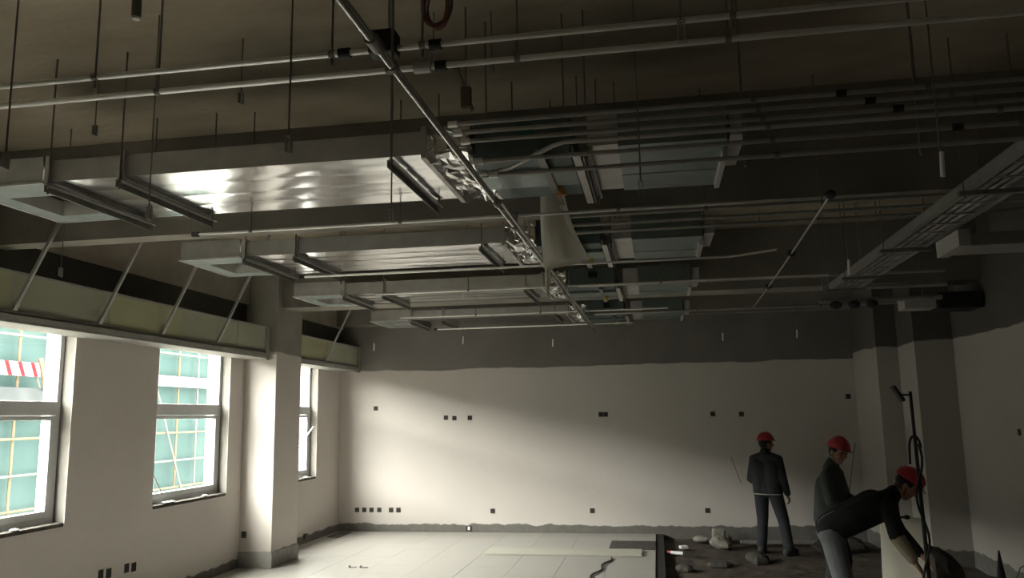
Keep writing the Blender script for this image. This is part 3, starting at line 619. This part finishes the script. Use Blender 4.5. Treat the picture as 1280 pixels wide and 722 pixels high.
tag(MB().obox((0.30, 12.58, -0.04), (0.9, 0.3, 0), 0.06, (-0.3, 0.9, 0), 0.05, (0, 0, 1), 0.02).obj('paper_scrap', 'white', bevel=0.006), 'white scrap lying on the bare earth behind the tube', 'scrap')
lump('concrete_lump', 'block', (0.86, 12.75, 0.0), (0.17, 0.16, 0.10), 2.0, 'big grey concrete lump on the bare earth')
lump('concrete_lump', 'block', (0.60, 13.3, -0.03), (0.14, 0.12, 0.05), 3.1, 'flat grey lump against the far wall')
lump('concrete_lump', 'block', (0.98, 13.4, -0.03), (0.12, 0.10, 0.06), 4.4, 'rounded grey lump close to the far wall near the first worker')
lump('earth_clod', 'mud', (0.24, 10.95, -0.05), (0.13, 0.10, 0.05), 5.2, 'dark clod on the bare earth at the tile edge')
lump('earth_clod', 'mud', (0.75, 11.3, -0.06), (0.17, 0.13, 0.05), 6.7, 'wide low clod in the middle of the bare earth')
lump('earth_clod', 'mud', (1.25, 11.7, -0.05), (0.20, 0.15, 0.09), 8.1, 'dark heaped clod near the first worker')
lump('earth_clod', 'mud', (2.5, 12.6, -0.02), (0.42, 0.25, 0.14), 9.7, 'dark heap of earth against the stepped wall')
sk = MB(); sk.box(-0.10, 0.10, -0.08, 0.08, 0, 0.22); o = sk.obj('plastic_bucket', 'block', bevel=0.03); o.location = (0.85, 13.15, -0.07); tag(o, 'small grey tub standing by the far wall', 'tub')
pl = thing('timber_plank', 'pale timber plank lying on the bare earth behind the workers', 'plank', (1.6, 13.0, -0.06), math.radians(4))
MB().box(-0.45, 0.75, -0.06, 0.06, 0.02, 0.06).obj('board', 'block', pl, bevel=0.004)
# long stick leaning on the far wall
tag(MB().tube([(1.13, 13.55, 1.20), (1.27, 13.62, 0.78)], 0.008, 6).obj('steel_bar', 'rod'), 'thin bar fixed aslant on the far wall beside the first worker', 'bar')
tag(MB().tube([(2.55, 12.2, 0.6), (2.72, 12.24, 1.45)], 0.010, 6).tube([(2.55, 12.2, 0.6), (2.50, 12.18, -0.05)], 0.010, 6).obj('steel_bar', 'rod'), 'thin bar leaning towards the stepped wall behind the bent worker', 'bar')

# ------------------------------------------------------------------ work lamp on a pole, panel and clutter by the right
wl = thing('work_lamp', 'black work lamp on a tall thin pole beside the bent worker', 'lamp', (2.13, 7.4, -0.09))
local(wl, MB().tube([(2.14, 7.4, -0.06), (2.12, 7.4, 2.05)], [0.019, 0.013], 12)).obj('pole', 'black', wl)
local(wl, MB().tube([(2.12, 7.4, 2.02), (2.045, 7.4, 2.025)], 0.008, 8)).obj('arm', 'black', wl)
local(wl, MB().obox((2.02, 7.4, 2.035), Vector((0.5, 0, -0.86)), 0.075, (0, 1, 0), 0.05, Vector((0.86, 0, 0.5)), 0.014)).obj('lamp_head', 'black', wl, bevel=0.006)
local(wl, MB().tube([(2.125+0.035*math.sin(t*0.5), 7.38, 1.66-0.052*t+0.0) if t > 0 else (2.115, 7.38, 1.60) for t in range(0, 25)], 0.010, 8)).obj('cable', 'black', wl)
local(wl, MB().tube([(2.11+0.045*math.cos(math.pi*i/10), 7.37, 1.58+0.10*math.sin(math.pi*i/10)) for i in range(11)]+[(2.06, 7.37, 1.45)], 0.010, 8)).obj('cable_loop', 'black', wl)
for a in (0.3, 2.4, 4.5): local(wl, MB().tube([(2.14, 7.4, 0.32), (2.14+0.28*math.cos(a), 7.4+0.28*math.sin(a), -0.07)], 0.011, 8)).obj('leg', 'black', wl)
pn = thing('leaning_panel', 'cream panel with a dark top edge standing behind the pole', 'panel', (2.2, 8.35, -0.09))
local(pn, MB().obox((2.22, 8.40, 0.41), Vector((0.87, -0.5, 0)), 0.20, Vector((0.06, 0.10, 0.993)), 0.49, Vector((0.5, 0.86, -0.117)), 0.02)).obj('board', 'cream', pn, bevel=0.006)
local(pn, MB().tube([(2.0, 8.32, 0.90), (2.26, 8.34, 0.905)], 0.011, 8).ball((2.26, 8.34, 0.905), (0.03, 0.03, 0.022), nu=8, nv=6)).obj('top_bar', 'black', pn)
cn = thing('tool_cone', 'dark upright pointed tool standing by the dark wall', 'tool', (3.08, 8.5, -0.09))
MB().tube([(0, 0, 0), (0.0, 0, 0.35), (0.0, 0, 0.68)], [0.10, 0.05, 0.006], 14).obj('shaft', 'black', cn); MB().tube([(0, 0, 0), (0, 0, 0.03)], 0.14, 16).obj('foot', 'black', cn)
lump('dark_sack', 'mud', (2.75, 9.3, 0.14), (0.38, 0.26, 0.34), 1.3, 'dark sack slumped against the wall by the pole', 'sack')
bk = thing('red_bucket', 'dull red bucket at the lower corner by the dark wall', 'bucket', (3.3, 8.3, -0.08))
mb = MB().tube([(0, 0, 0), (0, 0, 0.42)], [0.15, 0.19], 20, False); mb.tube([(0, 0, 0.0), (0, 0, 0.01)], 0.15, 20); q = mb.obj('shell', mat('dull_red_plastic', (0.20, 0.03, 0.03), 0.6), bk, True)
k = q.modifiers.new('t', 'SOLIDIFY'); k.thickness = 0.006
MB().tube([(-0.19, 0, 0.40), (-0.12, 0.02, 0.55), (0, 0.02, 0.60), (0.12, 0.02, 0.55), (0.19, 0, 0.40)], 0.005, 6).obj('handle', 'rod', bk)

# ------------------------------------------------------------------ people
DG = None
def blob(name, mb, voxel, m_, parent, smooth_it=4):
    o = mb.obj(name, m_, None)
    r = o.modifiers.new('r', 'REMESH'); r.mode = 'VOXEL'; r.voxel_size = voxel; r.use_smooth_shade = True
    s = o.modifiers.new('s', 'SMOOTH'); s.iterations = smooth_it; s.factor = 0.5
    bpy.context.view_layer.update(); dg = bpy.context.evaluated_depsgraph_get()
    me = bpy.data.meshes.new_from_object(o.evaluated_get(dg)); old = o.data
    o.modifiers.clear(); o.data = me; bpy.data.meshes.remove(old); me.name = name
    me.materials.clear(); me.materials.append(MT[m_])
    me.polygons.foreach_set('use_smooth', [True]*len(me.polygons))
    o.parent = parent
    return o
def hand(mb, w, d, n, side, curl=0.5, sc=1.0):
    """w wrist, d direction of the hand, n palm normal (fingers curl towards n), side the thumb direction"""
    w, d, n, side = Vector(w), Vector(d).normalized(), Vector(n).normalized(), Vector(side).normalized()
    for k in range(4):
        b0 = w + d*0.02*sc + side*(0.026-0.016*k)*sc; b1 = w + d*0.088*sc + side*(0.034-0.0225*k)*sc
        mb.caps(b0, b1, 0.016*sc, 0.0115*sc, 8)
        L = (0.040, 0.045, 0.042, 0.032)[k]*sc; p = b1; a = curl*0.5
        for j in range(3):
            q = p + (d*math.cos(a)+n*math.sin(a))*L*(1, 0.7, 0.55)[j]; mb.caps(p, q, (0.0095, 0.0088, 0.008)[j]*sc, (0.0088, 0.008, 0.0068)[j]*sc, 8); p = q; a += curl*0.6
    t0 = w + d*0.03*sc + side*0.03*sc; t1 = t0 + (d*0.6+side*0.7+n*0.2).normalized()*0.04*sc; t2 = t1 + (d*0.9+side*0.2+n*0.3).normalized()*0.032*sc
    mb.caps(w+d*0.015*sc+side*0.015*sc, t1, 0.0145*sc, 0.0105*sc, 8); mb.caps(t1, t2, 0.0105*sc, 0.008*sc, 8)
def person(label, loc, rz, J, jm, tm, hem=False, bare=None, curl=0.6):
    """J: joints in local axes, x forward, y to the person's left, z up"""
    root = thing('person', label, 'person', loc, rz)
    V = {k: Vector(v) for k, v in J.items()}
    fwd = V['face'].normalized(); hu = V['headup'].normalized(); side = hu.cross(fwd).normalized(); fwd = side.cross(hu).normalized()
    HR = Matrix((fwd, side, hu)).transposed()
    head = V['head']
    b = MB()
    # head: cranium, jaw, nose, ears, lips, brows
    b.ball(head, (0.092, 0.075, 0.108), HR); b.ball(head+fwd*0.022-hu*0.055, (0.066, 0.056, 0.062), HR)
    b.ball(head+fwd*0.055-hu*0.095, (0.026, 0.028, 0.022), HR)
    b.caps(head+fwd*0.088+hu*0.004, head+fwd*0.108-hu*0.034, 0.010, 0.016, 8)
    b.ball(head+fwd*0.080-hu*0.062, (0.014, 0.024, 0.009), HR); b.ball(head+fwd*0.082+hu*0.022, (0.012, 0.052, 0.010), HR)
    for s in (1, -1): b.ball(head+side*0.078*s-hu*0.015-fwd*0.005, (0.022, 0.010, 0.032), HR); b.ball(head+side*0.045*s+fwd*0.060-hu*0.03, (0.026, 0.022, 0.026), HR)
    b.caps(head-hu*0.06-fwd*0.012, V['neck'], 0.052, 0.058)
    # trunk
    latp = (V['hipL']-V['hipR']).normalized(); latc = (V['shL']-V['shR']).normalized()
    for s in (1, -1):
        b.caps(V['pelvis']+latp*0.075*s, V['chest']+latc*0.085*s, 0.10, 0.112)
        b.caps(V['chest']+latc*0.06*s, V['neck'], 0.09, 0.055)
    for a in 'LR':
        b.caps(V['pelvis'], V['hip'+a], 0.10, 0.095); b.caps(V['hip'+a], V['kn'+a], 0.085, 0.058); b.caps(V['kn'+a], V['kn'+a].lerp(V['an'+a], 0.35), 0.055, 0.056); b.caps(V['kn'+a].lerp(V['an'+a], 0.3), V['an'+a], 0.056, 0.038)
        b.caps(V['an'+a], V['toe'+a], 0.040, 0.034); b.caps(V['chest'], V['sh'+a], 0.07, 0.062); b.caps(V['sh'+a], V['el'+a], 0.054, 0.042); b.caps(V['el'+a], V['wr'+a], 0.042, 0.029)
        d = (V['wr'+a]-V['el'+a]); hd = V.get('hd'+a, d); n = V.get('pn'+a, latp*(-1 if a == 'L' else 1)); sd = V.get('th'+a, Vector((1, 0, 0)))
        hand(b, V['wr'+a], hd, n, sd, curl)
    body = blob('body', b, 0.0075, 'skin', root, 3)
    for s in (1, -1): MB().ball(head+side*0.030*s+fwd*0.082+hu*0.004, (0.012, 0.014, 0.008), HR, 8, 6).obj('eye', 'hair', body)
    # hair under the helmet
    h = MB().ball(head-fwd*0.016+hu*0.012, (0.092, 0.085, 0.104), HR); blob('hair', h, 0.01, 'hair', root, 2)
    # helmet: dome, brim, peak, ridge
    hb = MB(); nu, nv = 28, 10; v = []; f = []
    for j in range(nv+1):
        t = (math.pi/2)*j/nv
        for i in range(nu):
            u = 2*math.pi*i/nu; rx, ry, rzz = 0.128, 0.110, 0.116
            p = Vector((rx*math.cos(t)*math.cos(u), ry*math.cos(t)*math.sin(u), rzz*math.sin(t)+0.004*(abs(math.sin(u*1)) < 0.12)))
            v.append(head + hu*0.040 - fwd*0.004 + HR @ p)
    f = [(j*nu+i, j*nu+(i+1) % nu, (j+1)*nu+(i+1) % nu, (j+1)*nu+i) for j in range(nv) for i in range(nu)]
    hb.add(v, f)
    hel = hb.obj('helmet', 'red', root, True); k = hel.modifiers.new('t', 'SOLIDIFY'); k.thickness = 0.004
    br = MB(); v = []
    for j, e in enumerate((0.0, 0.012)):
        for i in range(nu):
            u = 2*math.pi*i/nu; pk = 0.030*max(0, math.cos(u))**3 if j else 0
            v.append(head + hu*(0.042-0.006*j-0.1*pk) - fwd*0.004 + HR @ Vector(((0.127+e+pk)*math.cos(u), (0.109+e*0.8)*math.sin(u), 0)))
    br.add(v, [(i, (i+1) % nu, nu+(i+1) % nu, nu+i) for i in range(nu)])
    q = br.obj('brim', 'red', hel, True); k = q.modifiers.new('t', 'SOLIDIFY'); k.thickness = 0.004
    rg = MB().tube([head+hu*0.040-fwd*0.004+HR @ Vector((0.127*math.cos(t), 0, 0.117*math.sin(t))) for t in [math.pi*(0.12+0.76*i/12) for i in range(13)]], 0.009, 8); rg.obj('ridge', 'red', hel, True)
    # strap
    MB().tube([head+side*0.085+hu*0.03, head+side*0.07-hu*0.07+fwd*0.02, head+fwd*0.05-hu*0.118, head-side*0.07-hu*0.07+fwd*0.02, head-side*0.085+hu*0.03], 0.004, 6).obj('chin_strap', 'hair', hel)
    # jacket
    j = MB()
    for s in (1, -1):
        j.caps(V['pelvis']+latp*0.085*s+(V['pelvis']-V['chest']).normalized()*0.01, V['chest']+latc*0.09*s, 0.124, 0.136)
        j.caps(V['chest']+latc*0.07*s, V['neck']+(V['chest']-V['neck'])*0.25, 0.112, 0.078)
    for a in 'LR':
        j.caps(V['chest'], V['sh'+a], 0.09, 0.078); j.caps(V['neck'].lerp(V['chest'], 0.18), V['sh'+a], 0.070, 0.076)
        j.caps(V['sh'+a], V['el'+a], 0.076, 0.062); e = V['el'+a].lerp(V['wr'+a], 0.93 if bare != a else 0.12); j.caps(V['el'+a], e, 0.062, 0.047 if bare != a else 0.062)
        m_ = V['sh'+a].lerp(V['el'+a], 0.55); j.ball(m_, (0.068, 0.07, 0.03))
    j.caps(V['neck']+(V['head']-V['neck'])*0.1-fwd*0.01, V['neck']-(V['head']-V['neck'])*0.3, 0.072, 0.085)
    blob('jacket', j, 0.012, jm, root, 4)
    if hem:
        hm = MB(); v = []
        ax = (V['chest']-V['pelvis']).normalized()
        hm.tube([V['pelvis']+Matrix.Rotation(0, 3, 'Z') @ Vector((0.128*math.cos(t), 0.205*math.sin(t), -0.075)) for t in [2*math.pi*i/24 for i in range(25)]], 0.009, 6, False); hm.obj('jacket_hem', 'hem', root, True)
    # trousers
    t = MB()
    for a in 'LR':
        t.caps(V['pelvis'], V['hip'+a], 0.122, 0.118); t.caps(V['hip'+a], V['kn'+a], 0.108, 0.082); t.caps(V['kn'+a], V['an'+a]+Vector((0, 0, 0.02)), 0.080, 0.072)
        t.ball(V['an'+a]+Vector((0, 0, 0.05)), (0.080, 0.078, 0.03))
    t.caps(V['pelvis'], V['pelvis']+(V['chest']-V['pelvis'])*0.2, 0.12, 0.12)
    blob('trousers', t, 0.012, tm, root, 4)
    for a in 'LR':
        s = MB(); d = (V['toe'+a]-V['an'+a]); d.z = 0; d.normalize(); g = Vector((V['an'+a].x, V['an'+a].y, 0.0))
        s.caps(g+Vector((0, 0, 0.055))-d*0.05, g+Vector((0, 0, 0.05))+d*0.12, 0.053, 0.047); s.caps(g+Vector((0, 0, 0.05)), V['an'+a]+Vector((0, 0, 0.04)), 0.054, 0.056)
        q = blob('shoe', s, 0.012, 'shoe', root, 3)
        so = MB(); so.obox(g+d*0.035+Vector((0, 0, 0.012)), d, 0.125, Vector((-d.y, d.x, 0)), 0.045, (0, 0, 1), 0.012); so.obj('sole', 'black', q, bevel=0.01)
    if bare:                      # loose pale sleeve/glove on the working forearm
        s = MB(); a = bare; s.caps(V['el'+a].lerp(V['wr'+a], 0.05), V['el'+a].lerp(V['wr'+a], 0.85), 0.064, 0.048); blob('sleeve', s, 0.01, 'sleeve', root, 3)
    return root
ZG = -0.085
# first worker: back to the camera, weight on one leg, head turned towards the others
person('worker in charcoal jacket and red helmet standing with back turned by the far wall', (1.52, 12.4, ZG), math.radians(60), dict(
    face=(0.75, -0.65, -0.1), headup=(0.05, 0, 1), head=(0.035, 0, 1.535), neck=(0.0, 0, 1.40), chest=(0, 0, 1.20), pelvis=(-0.01, 0, 0.90),
    hipL=(0, 0.10, 0.86), hipR=(0, -0.10, 0.86), knL=(0.04, 0.12, 0.46), knR=(0.03, -0.19, 0.46), anL=(-0.02, 0.13, 0.08), anR=(-0.06, -0.28, 0.08), toeL=(0.14, 0.16, 0.035), toeR=(0.08, -0.34, 0.035),
    shL=(0, 0.175, 1.30), shR=(0, -0.175, 1.30), elL=(-0.02, 0.235, 1.03), elR=(-0.01, -0.24, 1.03), wrL=(0.16, 0.20, 0.93), wrR=(0.10, -0.25, 0.82), thL=(0, -1, 0.3), thR=(0.8, 0.6, 0), pnR=(0, 1, 0), pnL=(0, -0.5, -0.8)),
    'jacket_a', 'trouser_a', hem=True)
# second worker: upright behind the bent one, turned to the right and looking down
person('worker in grey-green jacket and red helmet standing behind the bent worker', (1.74, 9.05, ZG), math.radians(-25), dict(
    face=(0.85, -0.55, -0.30), headup=(0.3, 0, 1), head=(0.10, 0, 1.565), neck=(0.035, 0, 1.43), chest=(0.0, 0, 1.22), pelvis=(-0.05, 0, 0.91),
    hipL=(-0.04, 0.10, 0.87), hipR=(-0.04, -0.10, 0.87), knL=(0.05, 0.13, 0.46), knR=(0.02, -0.13, 0.46), anL=(-0.02, 0.14, 0.08), anR=(-0.06, -0.14, 0.08), toeL=(0.14, 0.17, 0.035), toeR=(0.10, -0.17, 0.035),
    shL=(0.02, 0.18, 1.325), shR=(0.02, -0.18, 1.325), elL=(0.08, 0.25, 1.08), elR=(0.06, -0.25, 1.08), wrL=(0.29, 0.15, 1.02), wrR=(0.28, -0.14, 1.00), thL=(0, -0.4, 1), thR=(0, 0.4, 1), pnL=(0, -1, 0), pnR=(0, 1, 0)),
    'jacket_b', 'trouser_a')
# third worker: bent forward from the hips, one arm reaching down
person('worker in black jacket and grey trousers bent forward beside the lamp pole', (1.52, 7.8, ZG), math.radians(-6), dict(
    face=(0.80, -0.15, -0.60), headup=(0.62, 0, 0.78), head=(0.60, 0, 1.335), neck=(0.49, 0, 1.25), chest=(0.32, 0, 1.15), pelvis=(-0.04, 0, 0.96),
    hipL=(-0.05, 0.10, 0.92), hipR=(-0.05, -0.10, 0.92), knL=(0.05, 0.15, 0.49), knR=(0.02, -0.14, 0.49), anL=(-0.03, 0.17, 0.08), anR=(-0.02, -0.15, 0.08), toeL=(0.13, 0.20, 0.035), toeR=(0.14, -0.18, 0.035),
    shL=(0.42, 0.19, 1.18), shR=(0.42, -0.19, 1.16), elL=(0.54, 0.20, 0.92), elR=(0.45, -0.22, 0.93), wrL=(0.68, 0.12, 0.74), wrR=(0.58, -0.20, 0.72), thL=(0, -1, 0.3), thR=(0.2, 1, 0.2), pnL=(-0.5, -0.6, 0), pnR=(-0.6, 0.3, 0)),
    'jacket_c', 'trouser_c', bare='R', curl=0.5)

# ------------------------------------------------------------------ outside: scaffold-clad building opposite
XS = -20.0; ZT = 6.1
struct(MB().box(-60, XOUT-0.02, -60, 100, -6.6, -6.5).obj('outside_ground', 'ground'), 'ground outside the windows')
sc = thing('scaffold', 'green-netted scaffold of bamboo-coloured tubes on the building outside the windows', 'scaffold', (XS, 20, -6.5))
for k in range(34):
    y0 = -46+k*4.0
    local(sc, MB().box(XS-0.5, XS-0.45, y0+0.02, y0+3.98, -6.5, ZT-0.25*(k % 3 == 1))).obj('net_panel', 'net', sc)
for k in range(16):
    z = -2.0+k*1.12+0.05*math.sin(k*3)
    if z > ZT: break
    y = 0
    local(sc, MB().tube([(XS-0.1, -46, z), (XS-0.1, 90, z+0.1)], 0.04, 6)).obj('ledger_tube', 'pole_o' if k % 2 else 'pole_w', sc)
for k in range(36):
    y = -4+k*1.5
    local(sc, MB().tube([(XS-0.2, y, -6.5), (XS-0.2, y, ZT)], 0.042, 6)).obj('standard_tube', 'pole_w' if k % 3 else 'pole_o', sc)
for k in range(7):
    y = 4+k*6.5
    local(sc, MB().tube([(XS, y, 3.6), (XS, y+3.0, -2.5)], 0.04, 6)).obj('brace_tube', 'pole_w', sc)
local(sc, MB().box(XS+0.02, XS+0.06, 26.5, 46, 3.35, 3.78)).obj('white_toe_board', 'stripe_w', sc)
local(sc, MB().box(XS+0.02, XS+0.06, 17.0, 23.9, 2.15, 3.05)).obj('grey_sheet', 'grey_sheet', sc)
# striped barrier board opposite the nearest window
bb = thing('barrier_board', 'red and white striped barrier board on the scaffold outside the nearest window', 'barrier', (XS+0.1, 20, 3.5))
local(bb, MB().box(XS+0.10, XS+0.13, 16.0, 23.6, 3.42, 3.86)).obj('board', 'stripe_w', bb)
for k in range(14):
    y = 16.1+k*0.54
    local(bb, MB().add([(XS+0.135, y+0.2, 3.42), (XS+0.135, y+0.38, 3.42), (XS+0.135, y+0.18, 3.86), (XS+0.135, y, 3.86)], [(0, 1, 2, 3)])).obj('red_stripe', 'stripe_r', bb)
local(bb, MB().obox((XS+0.15, 23.7, 3.5), (1, 0, 0), 0.04, (0, 0.94, 0.34), 0.08, (0, -0.34, 0.94), 0.55)).obj('end_clamp', 'pole_o', bb)
